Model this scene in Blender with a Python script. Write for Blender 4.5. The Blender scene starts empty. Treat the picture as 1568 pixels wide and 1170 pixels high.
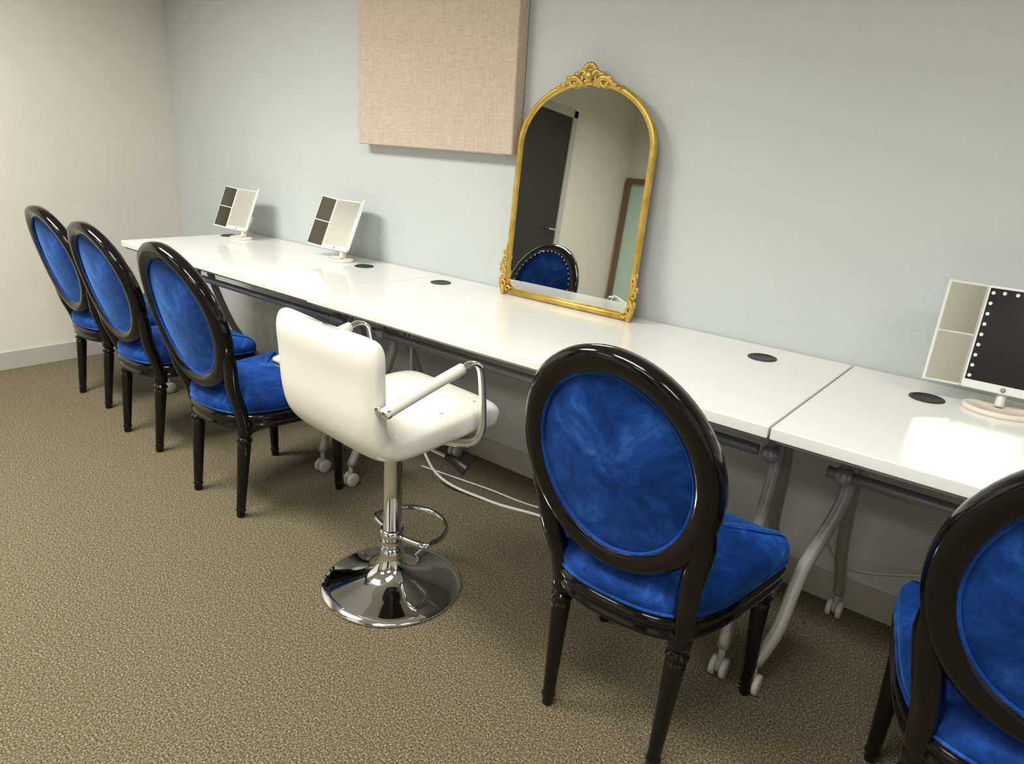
import bpy, bmesh, math, random
from mathutils import Vector, Matrix
random.seed(3)
S=bpy.context.scene
COL=S.collection
try:
    S.view_settings.view_transform='Standard'
    S.view_settings.look='None'
except Exception: pass

# ---------------------------------------------------------------- materials
def mat(name,color=(.8,.8,.8),rough=.5,metal=0.,coat=0.,sheen=0.,spec=.5,emit=None):
    m=bpy.data.materials.new(name);m.use_nodes=True
    b=m.node_tree.nodes['Principled BSDF']
    b.inputs['Base Color'].default_value=(*color,1)
    b.inputs['Roughness'].default_value=rough
    b.inputs['Metallic'].default_value=metal
    b.inputs['Coat Weight'].default_value=coat
    b.inputs['Coat Roughness'].default_value=.05
    b.inputs['Sheen Weight'].default_value=sheen
    b.inputs['Specular IOR Level'].default_value=spec
    return m
def nodes(m): return m.node_tree.nodes,m.node_tree.links,m.node_tree.nodes['Principled BSDF']
def noise_color(m,stops,scale,detail=4,rough=.6,bump=0.,bscale=None,stretch=None,dist=.002,warp=0.):
    N,L,b=nodes(m)
    tc=N.new('ShaderNodeTexCoord');mp=N.new('ShaderNodeMapping')
    L.new(tc.outputs['Object'],mp.inputs['Vector'])
    if stretch: mp.inputs['Scale'].default_value=stretch
    nz=N.new('ShaderNodeTexNoise');nz.inputs['Scale'].default_value=scale;nz.inputs['Detail'].default_value=detail;nz.inputs['Roughness'].default_value=rough
    nz.inputs['Distortion'].default_value=warp
    L.new(mp.outputs[0],nz.inputs['Vector'])
    cr=N.new('ShaderNodeValToRGB');e=cr.color_ramp.elements
    e[0].position=stops[0][0];e[0].color=(*stops[0][1],1);e[1].position=stops[-1][0];e[1].color=(*stops[-1][1],1)
    for p,c in stops[1:-1]:
        q=e.new(p);q.color=(*c,1)
    L.new(nz.outputs['Fac'],cr.inputs['Fac']);L.new(cr.outputs['Color'],b.inputs['Base Color'])
    if bump:
        n2=nz
        if bscale:
            n2=N.new('ShaderNodeTexNoise');n2.inputs['Scale'].default_value=bscale;n2.inputs['Detail'].default_value=3
            L.new(mp.outputs[0],n2.inputs['Vector'])
        bp=N.new('ShaderNodeBump');bp.inputs['Strength'].default_value=bump;bp.inputs['Distance'].default_value=dist
        L.new(n2.outputs['Fac'],bp.inputs['Height']);L.new(bp.outputs[0],b.inputs['Normal'])
    return m
M={}
M['wall']=noise_color(mat('paint_bluegrey',rough=.55),[(.3,(.535,.568,.580)),(.7,(.555,.588,.600))],3,2,bump=.12,bscale=180)
M['wall_l']=noise_color(mat('paint_beige',rough=.6),[(.3,(.67,.652,.57)),(.7,(.70,.682,.60))],3,2,bump=.12,bscale=180)
M['ceil']=noise_color(mat('ceiling_tile',rough=.9),[(.4,(.62,.61,.58)),(.6,(.72,.71,.68))],60,3)
M['base']=mat('baseboard_vinyl',(.44,.43,.38),.45)
M['carpet']=noise_color(mat('carpet_loop',rough=.95,sheen=.08,spec=.1),[(.36,(.026,.021,.011)),(.46,(.090,.075,.043)),(.55,(.155,.131,.078)),(.66,(.36,.315,.21))],205,3,.8,bump=.8,bscale=250,dist=.003)
M['top']=mat('white_laminate',(.80,.82,.78),.20,coat=.3)
M['under']=mat('table_underside',(.42,.42,.40),.6)
M['steel']=mat('powder_steel',(.40,.40,.385),.35,.4)
M['castor']=mat('caster_plastic',(.30,.30,.29),.4)
M['castw']=mat('caster_tread',(.50,.49,.46),.5)
M['black']=mat('black_lacquer',(.004,.0035,.004),.11,coat=.12,spec=.38)
M['velvet']=noise_color(mat('blue_velvet',rough=.7,sheen=.38,spec=.15),[(.33,(.002,.016,.085)),(.46,(.003,.031,.175)),(.58,(.008,.058,.29)),(.72,(.035,.15,.51))],6.5,6,.74,bump=.35,bscale=12,dist=.012,warp=.5)
N,L,b=nodes(M['velvet']);b.inputs['Sheen Tint'].default_value=(.15,.4,1,1);b.inputs['Sheen Roughness'].default_value=.35
M['nail']=mat('nailhead_silver',(.8,.8,.8),.2,1)
M['chrome']=mat('chrome',(.75,.75,.76),.06,1)
M['leather']=noise_color(mat('white_leatherette',rough=.38,coat=.15),[(.3,(.80,.79,.72)),(.7,(.84,.83,.76))],5,2,bump=.2,bscale=160,dist=.001)
M['seam']=mat('leatherette_seam',(.52,.50,.44),.6)
M['plblack']=mat('black_plastic',(.012,.012,.012),.35)
M['gold']=noise_color(mat('antique_gold',rough=.40,metal=.7),[(.3,(.48,.31,.05)),(.7,(.70,.49,.12))],25,3,bump=.2,bscale=90)
M['mirror']=mat('mirror_glass',(.88,.90,.88),.015,1)
M['magnify']=mat('magnifying_mirror',(.55,.54,.52),.015,1)  # darkened tint stands in for dark reflections in the wing glass
M['backing']=mat('mirror_backing',(.05,.05,.05),.8)
M['plwhite']=mat('white_plastic',(.78,.79,.76),.3)
M['plcream']=mat('cream_plastic',(.80,.72,.62),.35)
M['led']=mat('led_dot',(.9,.9,.88),.4)
M['blackhole']=mat('grommet_black',(.015,.015,.015),.45)
M['dark']=mat('black_door_paint',(.010,.010,.011),.35)
M['trimg']=mat('trim_grey',(.42,.44,.40),.45)
M['wood']=mat('brown_frame',(.16,.09,.04),.4)
M['green']=mat('pale_green_glass',(.45,.60,.52),.3)
M['cable']=mat('cable_white',(.62,.62,.59),.5)
M['fixture']=mat('fixture_white',(.8,.8,.8),.5)
# woven fabric
m=mat('linen_fabric',rough=.95,spec=.1);N,L,b=nodes(m)
tc=N.new('ShaderNodeTexCoord')
outs=[]
for sc in((520,520,14),(40,40,520)):
    mp=N.new('ShaderNodeMapping');mp.inputs['Scale'].default_value=sc
    L.new(tc.outputs['Object'],mp.inputs['Vector'])
    nz=N.new('ShaderNodeTexNoise');nz.inputs['Scale'].default_value=1.;nz.inputs['Detail'].default_value=2
    L.new(mp.outputs[0],nz.inputs['Vector']);outs.append(nz)
ad=N.new('ShaderNodeMath');ad.operation='ADD';L.new(outs[0].outputs['Fac'],ad.inputs[0]);L.new(outs[1].outputs['Fac'],ad.inputs[1])
cr=N.new('ShaderNodeValToRGB');cr.color_ramp.elements[0].position=.70;cr.color_ramp.elements[1].position=1.0
hf=N.new('ShaderNodeMath');hf.operation='MULTIPLY';hf.inputs[1].default_value=.85;L.new(ad.outputs[0],hf.inputs[0])
cr.color_ramp.elements[0].color=(.52,.415,.335,1);cr.color_ramp.elements[1].color=(.65,.54,.45,1)
L.new(hf.outputs[0],cr.inputs['Fac']);L.new(cr.outputs['Color'],b.inputs['Base Color'])
bp=N.new('ShaderNodeBump');bp.inputs['Strength'].default_value=.25;bp.inputs['Distance'].default_value=.001
L.new(hf.outputs[0],bp.inputs['Height']);L.new(bp.outputs[0],b.inputs['Normal'])
M['linen']=m

# ---------------------------------------------------------------- helpers
def empty(name,loc=(0,0,0),rot=(0,0,0)):
    o=bpy.data.objects.new(name,None);COL.objects.link(o);o.location=loc;o.rotation_euler=rot;o.empty_display_size=.1;return o
def mk(name,v,f,m,parent=None,smooth=True,loc=None,rot=None):
    me=bpy.data.meshes.new(name);me.from_pydata([tuple(a) for a in v],[],f)
    bm=bmesh.new();bm.from_mesh(me);bmesh.ops.recalc_face_normals(bm,faces=bm.faces);bm.to_mesh(me);bm.free()
    me.materials.append(M[m] if isinstance(m,str) else m)
    for p in me.polygons:p.use_smooth=smooth
    o=bpy.data.objects.new(name,me);COL.objects.link(o)
    if parent:o.parent=parent
    if loc:o.location=loc
    if rot:o.rotation_euler=rot
    return o
def box(name,lo,hi,m,parent=None,bev=0.,seg=2):
    bm=bmesh.new();bmesh.ops.create_cube(bm,size=1)
    lo=Vector(lo);hi=Vector(hi);c=(lo+hi)/2;s=hi-lo
    for v in bm.verts:v.co=Vector((v.co.x*s.x,v.co.y*s.y,v.co.z*s.z))+c
    if bev:bmesh.ops.bevel(bm,geom=list(bm.edges),offset=bev,segments=seg,affect='EDGES',profile=.5)
    me=bpy.data.meshes.new(name);bm.to_mesh(me);bm.free();me.materials.append(M[m])
    for p in me.polygons:p.use_smooth=bev>0
    o=bpy.data.objects.new(name,me);COL.objects.link(o)
    if parent:o.parent=parent
    if bev:
        md=o.modifiers.new('wn','WEIGHTED_NORMAL')
    return o
def cr_pts(P,n=8,closed=False):
    P=[Vector(p) for p in P];out=[];k=len(P)
    rng=k if closed else k-1
    for i in range(rng):
        if closed: a,b_,c,d=P[i-1],P[i],P[(i+1)%k],P[(i+2)%k]
        else:
            a=P[i-1] if i>0 else P[0]*2-P[1];b_=P[i];c=P[i+1];d=P[i+2] if i+2<k else P[k-1]*2-P[k-2]
        for j in range(n):
            t=j/n
            out.append(.5*((2*b_)+(c-a)*t+(2*a-5*b_+4*c-d)*t*t+(3*b_-a-3*c+d)*t**3))
    if not closed: out.append(P[-1])
    return out
def tubedata(P,r,ns=12,closed=False,flat=1.,up=Vector((0,0,1)),capped=True):
    P=[Vector(p) for p in P];n=len(P);V=[];F=[]
    if not hasattr(r,'__len__'): r=[r]*n
    prev=None
    for i in range(n):
        if closed:t=P[(i+1)%n]-P[i-1]
        else:t=P[min(i+1,n-1)]-P[max(i-1,0)]
        t.normalize()
        if prev is None:
            a=up if abs(t.dot(up))<.95 else Vector((1,0,0))
            x=(a-t*a.dot(t)).normalized()
        else: x=(prev-t*prev.dot(t)).normalized()
        prev=x;y=t.cross(x)
        for j in range(ns):
            an=2*math.pi*j/ns;V.append(P[i]+x*math.cos(an)*r[i]+y*math.sin(an)*r[i]*flat)
    m_=n if closed else n-1
    for i in range(m_):
        for j in range(ns):
            a=i*ns+j;b_=i*ns+(j+1)%ns;c=((i+1)%n)*ns+(j+1)%ns;d=((i+1)%n)*ns+j
            F.append((a,b_,c,d))
    if not closed and capped:
        F.append(tuple(range(ns)));F.append(tuple((n-1)*ns+j for j in range(ns)))
    return V,F
def merge(parts):
    V=[];F=[]
    for v,f in parts:
        o=len(V);V+=list(v);F+=[tuple(i+o for i in q) for q in f]
    return V,F
def tube(name,P,r,m,parent=None,n=8,sm=True,**k):
    Q=cr_pts(P,n,k.get('closed',False)) if sm else P
    if hasattr(r,'__len__') and sm:
        rr=[]
        for i in range(len(P)-1):
            for j in range(n): rr.append(r[i]+(r[i+1]-r[i])*j/n)
        rr.append(r[-1]);r=rr
    v,f=tubedata(Q,r,**k);return mk(name,v,f,m,parent)
def lathedata(prof,ns=32,c=(0,0,0),sx=1.,sy=1.):
    V=[];F=[]
    for r,z in prof:
        for j in range(ns):
            a=2*math.pi*j/ns;V.append((c[0]+r*math.cos(a)*sx,c[1]+r*math.sin(a)*sy,c[2]+z))
    for i in range(len(prof)-1):
        for j in range(ns):F.append((i*ns+j,i*ns+(j+1)%ns,(i+1)*ns+(j+1)%ns,(i+1)*ns+j))
    F.append(tuple(range(ns)));F.append(tuple((len(prof)-1)*ns+j for j in range(ns)))
    return V,F
def lathe(name,prof,m,parent=None,**k):
    v,f=lathedata(prof,**k);return mk(name,v,f,m,parent)
def spheredata(c,r,nu=10,nv=6,s=(1,1,1)):
    V=[];F=[];c=Vector(c)
    for i in range(nv+1):
        th=math.pi*i/nv
        for j in range(nu):
            ph=2*math.pi*j/nu;V.append(c+Vector((r*s[0]*math.sin(th)*math.cos(ph),r*s[1]*math.sin(th)*math.sin(ph),r*s[2]*math.cos(th))))
    for i in range(nv):
        for j in range(nu):F.append((i*nu+j,i*nu+(j+1)%nu,(i+1)*nu+(j+1)%nu,(i+1)*nu+j))
    return V,F
def legdata(p0,p1,stations,ns=14):
    p0=Vector(p0);p1=Vector(p1)
    return tubedata([p0.lerp(p1,s) for s,_ in stations],[r for _,r in stations],ns=ns)
def loft(outline,layers,cap=True):
    n=len(outline);V=[];F=[];O=[Vector((p[0],p[1],0)) for p in outline];Nn=[]
    for i in range(n):
        t=(O[(i+1)%n]-O[i-1]).normalized();Nn.append(Vector((-t.y,t.x,0)))
    cen=sum(O,Vector())/n
    if (cen-O[0]).dot(Nn[0])<0: Nn=[-a for a in Nn]
    for off,z in layers:
        for i in range(n):
            if off<.05: p=O[i]+Nn[i]*off
            else:
                q=O[i]+Nn[i]*.05;p=q.lerp(cen,(off-.05)/.15 if off<.2 else 1.)
            V.append((p.x,p.y,z))
    for k in range(len(layers)-1):
        for i in range(n):F.append((k*n+i,k*n+(i+1)%n,(k+1)*n+(i+1)%n,(k+1)*n+i))
    if cap:
        F.append(tuple(range(n)));F.append(tuple((len(layers)-1)*n+i for i in range(n)))
    return V,F

# ---------------------------------------------------------------- room
RX,FY,CZ=6.8,-5.0,2.6
box('floor',(-.1,FY-.1,-.1),(RX+.1,.1,0),'carpet')
box('ceiling',(-.1,FY-.1,CZ),(RX+.1,.1,CZ+.1),'ceil')
box('wall_back',(-.1,0,0),(RX+.1,.1,CZ),'wall')
box('wall_left',(-.1,FY,0),(0,0,CZ),'wall_l')
box('wall_right',(RX,FY,0),(RX+.1,0,CZ),'wall_l')
box('wall_front',(-.1,FY-.1,0),(RX+.1,FY,CZ),'wall_l')
box('baseboard_left',(0,-2.98,0),(.008,0,.095),'base',bev=.002)
box('baseboard_back',(.008,-.008,0),(RX,0,.095),'base',bev=.002)
# door seen in the arched mirror, then one added for a dark reflection
d=empty('door_1',(0,-3.42,0))
box('leaf',(.002,-.38,.01),(.02,.38,2.05),'dark',d,.002)
for nm,a,b_ in(('jamb_a',-.45,-.38),('jamb_b',.38,.45)): box(nm,(0,a,0),(.035,b_,2.12),'trimg',d,.004)
box('head',(0,-.45,2.05),(.035,.45,2.12),'trimg',d,.004)
tube('handle',[(.02,-.3,1.0),(.07,-.3,1.0),(.075,-.26,1.0),(.075,-.2,1.0)],.009,'chrome',d)
d=empty('added_dark_door',(3.95,FY,0))  # made-up door, added so the right vanity mirror reflects something dark
box('leaf',(-.55,.002,.01),(.55,.02,2.05),'dark',d,.002)
for nm,a,b_ in(('jamb_a',-.62,-.55),('jamb_b',.55,.62)): box(nm,(a,0,0),(b_,.035,2.12),'trimg',d,.004)
box('head',(-.62,0,2.05),(.62,.035,2.12),'trimg',d,.004)
tube('handle',[(.45,.02,1.0),(.45,.07,1.0),(.41,.075,1.0),(.33,.075,1.0)],.009,'chrome',d)
w=empty('leaning_floor_mirror',(.285,FY,0))
box('glass',(-.2,0,.16),(.2,.015,1.60),'green',w)
for nm,lo,hi in(('frame_l',(-.26,0,.0),(-.2,.04,1.66)),('frame_r',(.2,0,.0),(.26,.04,1.66)),('frame_t',(-.2,0,1.60),(.2,.04,1.66)),('frame_b',(-.2,0,.10),(.2,.04,.16))): box(nm,lo,hi,'wood',w,.004)

# acoustic fabric panel
ap=empty('acoustic_wall_panel',(2.098,0,1.230))
box('fabric_body',(-.418,-.058,0),(.418,-.004,.95),'linen',ap,.006,3)
box('rear_cleat',(-.38,-.006,.03),(.38,0,.92),'under',ap)

# ---------------------------------------------------------------- tables
def caster(parts_w,parts_b,x,y):
    for dx in(-.014,.014):
        V,F=lathedata([(.006,-.007),(.024,-.007),(.027,-.004),(.027,.004),(.024,.007),(.006,.007)],ns=18)
        V=[Vector((v[2]+x+dx,v[0]+y,v[1]+.0275)) for v in V];parts_w.append((V,F))
    parts_b.append(spheredata((x,y,.035),.022,s=(.5,1.1,1.)))
    parts_b.append(tubedata([(x,y,.03),(x,y,.085)],.009))
def table(x0,x1,yf,legs):
    t=empty('folding_training_table',(x0,0,0));Lx=x1-x0
    box('top',(0,yf,.712),(Lx,-.006,.74),'top',t,.003)
    box('underside',(.012,yf+.012,.704),(Lx-.012,-.02,.7125),'under',t)
    box('side_rail_a',(.06,-.55,.675),(.10,-.12,.705),'steel',t,.003)
    box('side_rail_b',(Lx-.10,-.55,.675),(Lx-.06,-.12,.705),'steel',t,.003)
    tube('cross_beam',[(.08,-.45,.592),(Lx-.08,-.45,.592)],.014,'steel',t,sm=False)
    tube('cross_beam_rear',[(.08,-.2,.66),(Lx-.08,-.2,.66)],.012,'steel',t,sm=False)
    W=[];B=[];T=[]
    for (xt,xf,xb) in legs:
        xt-=x0;xf-=x0;xb-=x0
        T.append(tubedata(cr_pts([(xt,-.33,.70),(xt,-.38,.62),(xt,-.40,.50),((xt+xf)/2,-.46,.33),((xt+2*xf)/3,-.52,.18),(xf,-.555,.085)],6),.0165))
        T.append(tubedata(cr_pts([(xt,-.34,.66),(xt,-.30,.50),((xt+xb)/2,-.22,.30),((xt+2*xb)/3,-.12,.15),(xb,-.075,.085)],6),.0165))
        T.append(tubedata([(xt,-.46,.592),(xt,-.25,.66)],.012))
        T.append(spheredata((xt,-.45,.592),.024,s=(1,1,1)))
        T.append(tubedata([(xt,-.45,.592),(xt,-.45,.69)],.010))
        caster(W,B,xf,-.555);caster(W,B,xb,-.075)
    v,f=merge(T);mk('legs',v,f,'steel',t)
    v,f=merge(W);mk('caster_wheels',v,f,'castw',t)
    v,f=merge(B);mk('caster_forks',v,f,'castor',t)
    return t
def grommet(t,x,y):
    x-=t.location.x
    V,F=lathedata([(.040,0),(.040,.002),(.037,.0032),(.033,.0025),(.032,.0012),(.002,.0012)],ns=32,c=(x,y,.7401))
    mk('cable_grommet',V,F,'blackhole',t)
t1=table(.74,2.148,-.664,[(.88,.84,.88),(2.02,2.06,2.00)])
t2=table(2.152,3.748,-.674,[(2.28,2.23,2.32),(3.70,3.705,3.66)])
t3=table(3.753,5.40,-.674,[(3.87,3.79,3.86),(5.28,5.32,5.28)])
grommet(t1,.80,-.165);grommet(t1,1.831,-.153)
grommet(t2,2.262,-.133);grommet(t2,3.541,-.147)
grommet(t3,3.961,-.171);grommet(t3,5.2,-.15)
ox=2.152
tube('power_cord',[(3.52-ox,-.05,.18),(3.38-ox,-.12,.07),(3.15-ox,-.20,.0075),(2.9-ox,-.23,.0065),(2.68-ox,-.28,.0065),(2.45-ox,-.32,.05),(2.34-ox,-.33,.25),(2.31-ox,-.33,.5),(2.30-ox,-.30,.69)],.0055,'cable',t2)
tube('power_cord_b',[(3.2-ox,-.03,.30),(3.05-ox,-.09,.10),(2.88-ox,-.17,.007),(2.6-ox,-.21,.006),(2.3-ox,-.25,.006)],.0035,'cable',t2)
ox=3.753
tube('power_cord',[(3.97-ox,-.171,.71),(3.93-ox,-.21,.60),(3.86-ox,-.26,.48),(3.82-ox,-.24,.35),(3.84-ox,-.14,.22),(3.9-ox,-.05,.16),(4.05-ox,-.02,.2)],.004,'cable',t3)

# ---------------------------------------------------------------- oval back chairs
def chair(loc,rz,sz=1.):
    e=empty('oval_back_dining_chair',(loc[0],loc[1],0),(0,0,math.radians(rz)))
    e.scale=(1,1,sz)
    st=[(0,.013),(.02,.0145),(.06,.0145),(.075,.018),(.09,.0145),(.12,.0155),(.55,.020),(.72,.0225),(.76,.0225),(.775,.017),(.79,.026),(.81,.026),(.825,.018),(.84,.018),(.855,.025),(.9,.026),(1.,.026)]
    P=[]
    for sx in(-1,1):
        P.append(legdata((sx*.140,0,0),(sx*.148,.035,.35),st))
        P.append(legdata((sx*.207,.365,0),(sx*.203,.36,.35),st))
    v,f=merge(P);mk('legs',v,f,'black',e)
    ctl=[(0,-.028),(.09,-.018),(.155,.02),(.195,.10),(.218,.22),(.236,.35),(.232,.392),(.20,.405),(0,.42),(-.20,.405),(-.232,.392),(-.236,.35),(-.218,.22),(-.195,.10),(-.155,.02),(-.09,-.018)]
    out=cr_pts([(a,b_,0) for a,b_ in ctl],5,True)
    v,f=loft(out,[(.03,.318),(.006,.318),(.0,.323),(0,.332),(.004,.335),(.004,.346),(-.003,.35),(-.003,.362),(.002,.367),(.008,.378),(.03,.38)])
    mk('seat_rail',v,f,'black',e)
    v,f=loft(out,[(.03,.372),(.006,.374),(.000,.385),(-.003,.400),(.001,.417),(.012,.430),(.032,.441),(.07,.450),(.12,.456),(.17,.459),(.195,.460)])
    mk('seat_cushion',v,f,'velvet',e)
    pp=[Vector((p.x,p.y,.379)) for p in out]
    v,f=tubedata(pp,.004,ns=6,closed=True);mk('seat_piping',v,f,'velvet',e)
    zc,yc,tn=.683,-.073,math.tan(math.radians(14))
    def B(x,v_,d=0.): return Vector((x,yc-tn*v_+.45*x*x+d,zc+v_))
    a_,b_=.191,.215
    prof=[(-.024,-.012),(-.022,-.018),(-.013,-.020),(-.007,-.025),(.006,-.027),(.016,-.024),(.024,-.015),(.026,0),(.024,.015),(.013,.024),(-.002,.026),(-.012,.022),(-.019,.018),(-.024,.010)]
    V=[];F=[];n=72;k=len(prof)
    for i in range(n):
        t=2*math.pi*i/n;c,s=math.cos(t),math.sin(t)
        nx,nz=c/a_,s/b_;q=math.hypot(nx,nz);nx/=q;nz/=q
        for r,dp in prof:V.append(B(a_*c+nx*r,b_*s+nz*r,dp))
    for i in range(n):
        for j in range(k):F.append((i*k+j,i*k+(j+1)%k,((i+1)%n)*k+(j+1)%k,((i+1)%n)*k+j))
    mk('back_frame',V,F,'black',e)
    def pad(nm,sgn,base,dome):
        V=[];F=[];R_=10;aa,bb=a_-.018,b_-.018
        for i in range(1,R_+1):
            r=i/R_
            for j in range(n):
                t=2*math.pi*j/n
                V.append(B(aa*r*math.cos(t),bb*r*math.sin(t),sgn*(base+dome*(1-r**3))))
        V.append(B(0,0,sgn*(base+dome)));ci=len(V)-1
        for i in range(R_-1):
            for j in range(n):F.append((i*n+j,i*n+(j+1)%n,(i+1)*n+(j+1)%n,(i+1)*n+j))
        for j in range(n):F.append((ci,j,(j+1)%n))
        mk(nm,V,F,'velvet',e)
    pad('back_upholstery_rear',-1,.006,.010);pad('back_upholstery_front',1,.008,.028)
    for nm,sg,dd in(('rear_piping',-1,.012),('front_piping',1,.015)):
        ring=[B((a_-.024)*math.cos(2*math.pi*i/n),(b_-.024)*math.sin(2*math.pi*i/n),sg*dd) for i in range(n)]
        v,f=tubedata(ring,.0045,ns=6,closed=True);mk(nm,v,f,'velvet',e)
    nl=[spheredata(B((a_-.014)*math.cos(2*math.pi*i/44),(b_-.014)*math.sin(2*math.pi*i/44),.024),.0055,8,5) for i in range(44)]
    v,f=merge(nl);mk('nailheads',v,f,'nail',e)
    P=[]
    for sx in(-1,1):
        pts=[B(sx*.190,-.03),B(sx*.188,-.08),B(sx*.180,-.135),Vector((sx*.166,-.012,.475)),Vector((sx*.153,.014,.395)),Vector((sx*.148,.03,.325))]
        Q=cr_pts(pts,6);rr=[.010+.015*min(1,i/10) for i in range(len(Q))]
        P.append(tubedata(Q,rr,ns=14,flat=.85,up=Vector((1,0,0))))
    v,f=merge(P);mk('back_posts',v,f,'black',e)
    return e
chair((.72,-.85),0,.975);chair((1.325,-.91),0,.98);chair((2.01,-.965),0,1.);chair((3.575,-.935),0,1.025);chair((4.310,-.925),4,1.055)

# ---------------------------------------------------------------- white swivel stool
s=empty('white_swivel_bar_stool',(2.81,-.87,0),(0,0,math.radians(-5)))
lathe('base_disc',[(.19,0),(.205,.001),(.207,.006),(.203,.011),(.18,.018),(.13,.029),(.085,.044),(.055,.064),(.040,.088),(.034,.112),(.032,.14)],'chrome',s,ns=64)
lathe('gas_column',[(.028,.13),(.034,.135),(.034,.165),(.027,.17),(.0265,.40),(.026,.49)],'chrome',s,ns=32)
lathe('footrest_collar',[(.030,.155),(.036,.157),(.036,.19),(.030,.192)],'chrome',s)
fr=[(-.03,.0,.175)]+[(.118*math.cos(math.radians(a)),.062+.105*math.sin(math.radians(a)),.175) for a in range(205,-30,-15)]+[(.03,.0,.175)]
tube('footrest',fr,.0085,'chrome',s,n=4)
lathe('seat_plate',[(.05,.465),(.09,.47),(.09,.505),(.05,.51)],'plblack',s)
tube('height_lever',[(.03,.02,.475),(.10,.045,.465),(.17,.07,.450)],.005,'chrome',s)
tube('lever_grip',[(.15,.063,.455),(.18,.075,.445),(.21,.087,.428)],[.010,.015,.021],'plblack',s)
cl=cr_pts([(0,-.236,.834),(0,-.230,.775),(0,-.218,.70),(0,-.205,.625),(0,-.180,.568),(0,-.13,.542),(0,-.05,.541),(0,.06,.550),(0,.14,.556),(0,.19,.552),(0,.216,.542)],5)
n=len(cl);V=[];F=[];ns=40
for i,p in enumerate(cl):
    u=i/(n-1);t=(cl[min(i+1,n-1)]-cl[max(i-1,0)]).normalized();nm=Vector((1,0,0)).cross(t)
    hw=.221;th=.028+(.014 if u>.45 else .014*max(0,(u-.15)/.3))
    ed=min(i,n-1-i)
    k=[.40,.70,.88,.96,.99][ed] if ed<5 else 1
    kw=[.90,.95,.975,.99,.997][ed] if ed<5 else 1
    hw-=.016*min(1,max(0,(u-.1)/.3))
    for j in range(ns):
        a=2*math.pi*j/ns;c,s_=math.cos(a),math.sin(a);e_=.34
        x=math.copysign(abs(c)**e_,c)*hw*kw;y=math.copysign(abs(s_)**.55,s_)*th*k
        curve=.030*(x/.2)**2*max(0,1-u*2.2)
        V.append(p+Vector((x,curve,0))+nm*y)
for i in range(n-1):
    for j in range(ns):F.append((i*ns+j,i*ns+(j+1)%ns,(i+1)*ns+(j+1)%ns,(i+1)*ns+j))
F.append(tuple(range(ns)));F.append(tuple((n-1)*ns+j for j in range(ns)))
so=mk('seat_shell',V,F,'leather',s);md=so.modifiers.new('sub','SUBSURF');md.levels=1;md.render_levels=1
# stitched seams that follow the shell
def shell(i,x,side):
    p=cl[i];t=(cl[min(i+1,n-1)]-cl[max(i-1,0)]).normalized();nm=Vector((1,0,0)).cross(t)
    u=i/(n-1);th=.028+(.014 if u>.45 else .014*max(0,(u-.15)/.3))
    return p+Vector((x,.030*(x/.2)**2*max(0,1-u*2.2),0))+nm*(side*(th-.0012))
for ii in(34,41):
    tube('seat_seam',[shell(ii,x*.16,-1) for x in(-1,-.5,0,.5,1)],.0016,'seam',s)
    tube('seat_seam',[shell(ii,x*.16,1) for x in(-1,-.5,0,.5,1)],.0016,'seam',s)
for sx in(-1,1):
    nm='right' if sx>0 else 'left'
    tube('arm_mount_'+nm,[(sx*.17,-.205,.672),(sx*.255,-.205,.672)],.010,'chrome',s,sm=False)
    tube('arm_pad_'+nm,[(sx*.242,-.212,.670),(sx*.242,-.09,.705),(sx*.242,.025,.736)],.0145,'leather',s)
    tube('arm_bar_'+nm,[(sx*.242,-.20,.672),(sx*.242,-.09,.704),(sx*.242,.02,.735),(sx*.242,.055,.743),(sx*.242,.082,.730),(sx*.242,.094,.69),(sx*.241,.105,.60),(sx*.238,.105,.545),(sx*.21,.09,.508),(sx*.10,.05,.492)],.012,'chrome',s,flat=.6,up=Vector((1,0,0)))

# ---------------------------------------------------------------- arched gold mirror
g=empty('arched_gold_mirror',(2.806,-.080,.742),(math.radians(-3.8),0,math.radians(-.6)))
hw,hs,rise=.262,.525,.208
path=[]
for i in range(0,12):path.append((hw,0,.012+(hs-.012)*i/12))
for i in range(0,49):
    a=math.pi*i/48;path.append((hw*math.cos(a),0,hs+rise*math.sin(a)))
for i in range(1,13):path.append((-hw,0,hs-(hs-.012)*i/12))
v,f=merge([tubedata(path,.0115,ns=12,up=Vector((0,1,0))),tubedata([(-hw-.01,0,.012),(hw+.01,0,.012)],.013,ns=12)])
mk('frame',v,f,'gold',g)
def fillarch(y,ins):
    pl=[(x*(1-ins/hw),y,max(.012,z-(ins if z>hs else 0))) for x,_,z in path]
    return pl,[tuple(range(len(pl)))]
v,f=fillarch(-.002,.004);mk('glass',v,f,'mirror',g,False)
v,f=fillarch(.006,.004);mk('backing',v,f,'backing',g,False)
def spiral(c,r,turn,sgn,a0,rt,side=1):
    P=[]
    for i in range(22):
        u=i/21;a=a0+sgn*turn*u;rr=r*(1-.8*u);P.append((c[0]+rr*math.cos(a),c[1],c[2]+rr*math.sin(a)))
    return tubedata(P,[rt*(1-.4*i/21) for i in range(22)],ns=8,up=Vector((0,1,0)))
topz=hs+rise
parts=[]
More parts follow.
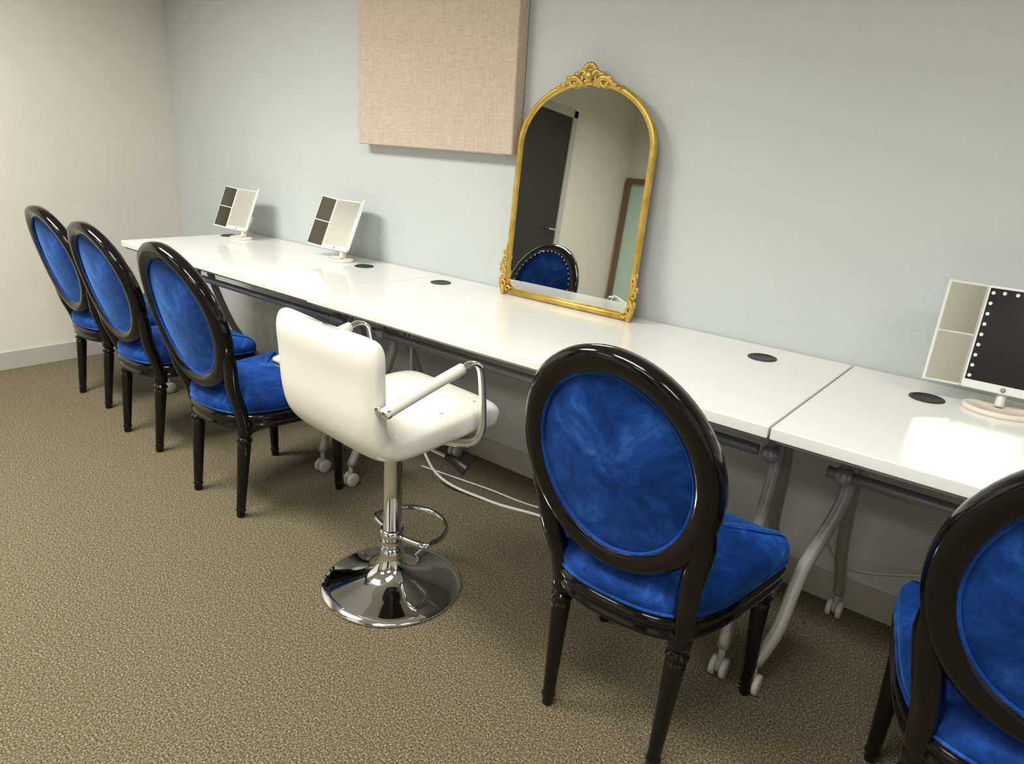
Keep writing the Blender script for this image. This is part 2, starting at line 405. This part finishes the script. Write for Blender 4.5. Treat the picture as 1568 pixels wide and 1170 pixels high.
for sx in(-1,1):
    a0=0 if sx<0 else math.pi
    parts+= [spiral((sx*.030,-.014,topz+.012),.021,7.,-sx,a0,.0062),
             spiral((sx*.062,-.013,topz-.002),.017,6.5,sx,a0,.0056),
             spiral((sx*.014,-.016,topz+.030),.013,6,sx,-a0,.0046)]
    parts.append(tubedata(cr_pts([(sx*.02,-.012,topz-.012),(sx*.055,-.014,topz+.010),(sx*.085,-.012,topz-.004),(sx*.112,-.01,topz-.026),(sx*.128,-.008,topz-.020)],6),[.007+.003*math.sin(i/24*6) for i in range(25)],ns=8))
    for q in((.045,.020,.010),(.075,.008,.010),(.098,-.012,.009),(.115,-.022,.007),(.02,.038,.008)):
        parts.append(spheredata((sx*q[0],-.014,topz+q[1]),q[2],10,6,(1.5,.8,.8)))
parts.append(spheredata((0,-.016,topz+.014),.015,12,8,(1,.8,1.2)))
for i in range(5):
    a=math.radians(30+30*i);parts.append(spheredata((.018*math.cos(a),-.014,topz+.034+.014*math.sin(a)),.0085,8,6,(1,.8,1.3)))
v,f=merge(parts);mk('crest_ornament',v,f,'gold',g)
parts=[]
for sx in(-1,1):
    x0=sx*(hw+.004)
    parts.append(tubedata(cr_pts([(x0,-.012,.012),(x0+sx*.012,-.014,.04),(x0-sx*.004,-.014,.075),(x0+sx*.012,-.014,.11),(x0+sx*.002,-.012,.15),(x0,-.01,.185)],6),[.010-.006*i/30 for i in range(31)],ns=8))
    parts+= [spiral((x0+sx*.006,-.016,.035),.016,6.5,sx,math.pi/2,.005),spiral((x0+sx*.008,-.016,.085),.013,6.5,-sx,math.pi/2,.0045),
             spiral((x0+sx*.004,-.015,.13),.011,6,sx,math.pi/2,.004),spiral((x0-sx*.018,-.014,.020),.013,6,-sx,0,.0045)]
    for q in((.018,.055,.008),(.020,.105,.007),(.012,.15,.006),(-.006,.062,.006),(.002,.012,.012)):
        parts.append(spheredata((x0+sx*q[0],-.013,q[1]),q[2],8,6,(.8,.8,1.5)))
v,f=merge(parts);mk('side_ornaments',v,f,'gold',g)

# ---------------------------------------------------------------- trifold vanity mirrors
def vanity(x,y,rz,tilt=24,la=22,ra=62,sc=1.,wing='magnify',hx=0.,leds=False):
    e=empty('trifold_vanity_mirror',(x,y,.7403),(0,0,math.radians(rz)));e.scale=(sc,sc,sc)
    v,f=lathedata([(.078,0),(.080,.003),(.080,.009),(.076,.012),(.066,.012),(.063,.009),(.004,.009)],ns=40,sx=1.,sy=.75)
    mk('tray_base',v,f,'plcream',e)
    tube('stem',[(0,.015,.010),(0,.028,.05),(0,.035+.05*math.tan(math.radians(tilt)),.09),(0,.040+.09*math.tan(math.radians(tilt)),.13)],.011,'plwhite',e,flat=1.8)
    h=empty('mirror_head',(hx,.0,.047),(math.radians(-tilt),0,0));h.parent=e
    W,H=.185,.262
    def pane(nm,w,parent,x0):
        return box(nm+'_shell',(x0,-.004,0),(x0+w,.007,H),'plwhite',parent,.003)
    pane('centre',W,h,-W/2)
    box('centre_glass',(-W/2+.006,-.0048,.022),(W/2-.006,-.0042,H-.006),'mirror',h)
    dots=[];dr=.0046 if leds else .0022
    for i in range(9):
        z=.032+i*(H-.05)/8
        for sx in(-1,1):dots.append(spheredata((sx*(W/2-.014),-.005,z),dr,8,4,(1,.3,1)))
    for i in range(5):
        dots.append(spheredata((-.055+i*.0275,-.005,H-.016),dr,8,4,(1,.3,1)))
    v,f=merge(dots);mk('led_dots',v,f,'led',h)
    lathe_v,lathe_f=lathedata([(.006,0),(.006,.001)],ns=16)
    mk('touch_button',[Vector((a[0],-.0045-a[2],a[1]+.011)) for a in lathe_v],lathe_f,'castor',h)
    hl=empty('left_wing',(-W/2,0,0),(0,0,math.radians(la)));hl.parent=h
    w=.090
    pane('left',w,hl,-w-.001)
    def concave(nm,x0,x1,z0,z1,par):
        V=[];F=[];n_=12
        for i in range(n_+1):
            for j in range(n_+1):
                u=i/n_;v_=j/n_;d=.0018*(1-((2*u-1)**2+(2*v_-1)**2)/2)
                V.append((x0+(x1-x0)*u,-.0064+d,z0+(z1-z0)*v_))
        for i in range(n_):
            for j in range(n_):F.append((i*(n_+1)+j,i*(n_+1)+j+1,(i+1)*(n_+1)+j+1,(i+1)*(n_+1)+j))
        mk(nm,V,F,wing,par)
    concave('left_glass_upper',-w+.004,-.005,H*.52,H-.006,hl)
    concave('left_glass_lower',-w+.004,-.005,.008,H*.50,hl)
    hr=empty('right_wing',(W/2,0,0),(0,0,math.radians(-ra)));hr.parent=h
    pane('right',w,hr,.001)
    box('right_glass',(.005,-.0048,.008),(w-.004,-.0042,H-.006),'mirror',hr)
    return e
vanity(.915,-.165,6,24,20,37,.80,hx=-.05);vanity(1.665,-.150,2,25,20,38,.87,hx=-.045);vanity(4.105,-.150,0,9,24,30,.93,'mirror',leds=True)

# ---------------------------------------------------------------- lights
def troffer(x,y,power,sx=1.2,sy=.6,spread=150,col=(1,.97,.90)):
    f=empty('ceiling_light',(x,y,CZ))
    box('housing',(-sx/2-.03,-sy/2-.03,-.02),(sx/2+.03,sy/2+.03,-.001),'fixture',f,.004)
    l=bpy.data.lights.new('lamp','AREA');l.shape='RECTANGLE';l.size=sx;l.size_y=sy;l.energy=power;l.color=col;l.spread=math.radians(spread)
    o=bpy.data.objects.new('lamp',l);COL.objects.link(o);o.parent=f;o.location=(0,0,-.025)
troffer(1.4,-1.9,84,spread=148);troffer(3.6,-2.1,43,spread=154);troffer(5.7,-1.9,30);troffer(1.8,-4.0,30);troffer(4.4,-4.0,38)
wd=bpy.data.worlds.new('World');S.world=wd;wd.use_nodes=True
wd.node_tree.nodes['Background'].inputs[0].default_value=(.8,.85,.9,1);wd.node_tree.nodes['Background'].inputs[1].default_value=.3

# ---------------------------------------------------------------- camera
cam=bpy.data.cameras.new('camera');co=bpy.data.objects.new('camera',cam);COL.objects.link(co)
yaw,pitch,roll=-.6576,.3241,.0661
f=Vector((math.sin(yaw)*math.cos(pitch),math.cos(yaw)*math.cos(pitch),-math.sin(pitch)))
r=Vector((math.cos(yaw),-math.sin(yaw),0));u=r.cross(f)
r2=r*math.cos(roll)+u*math.sin(roll);u2=-r*math.sin(roll)+u*math.cos(roll)
mx=Matrix((r2,u2,-f)).transposed().to_4x4();mx.translation=Vector((4.1624,-2.0994,1.2654))
co.matrix_world=mx
cam.sensor_width=36;cam.sensor_fit='HORIZONTAL';cam.lens=36*1078.74/1568;cam.clip_start=.02
S.camera=co
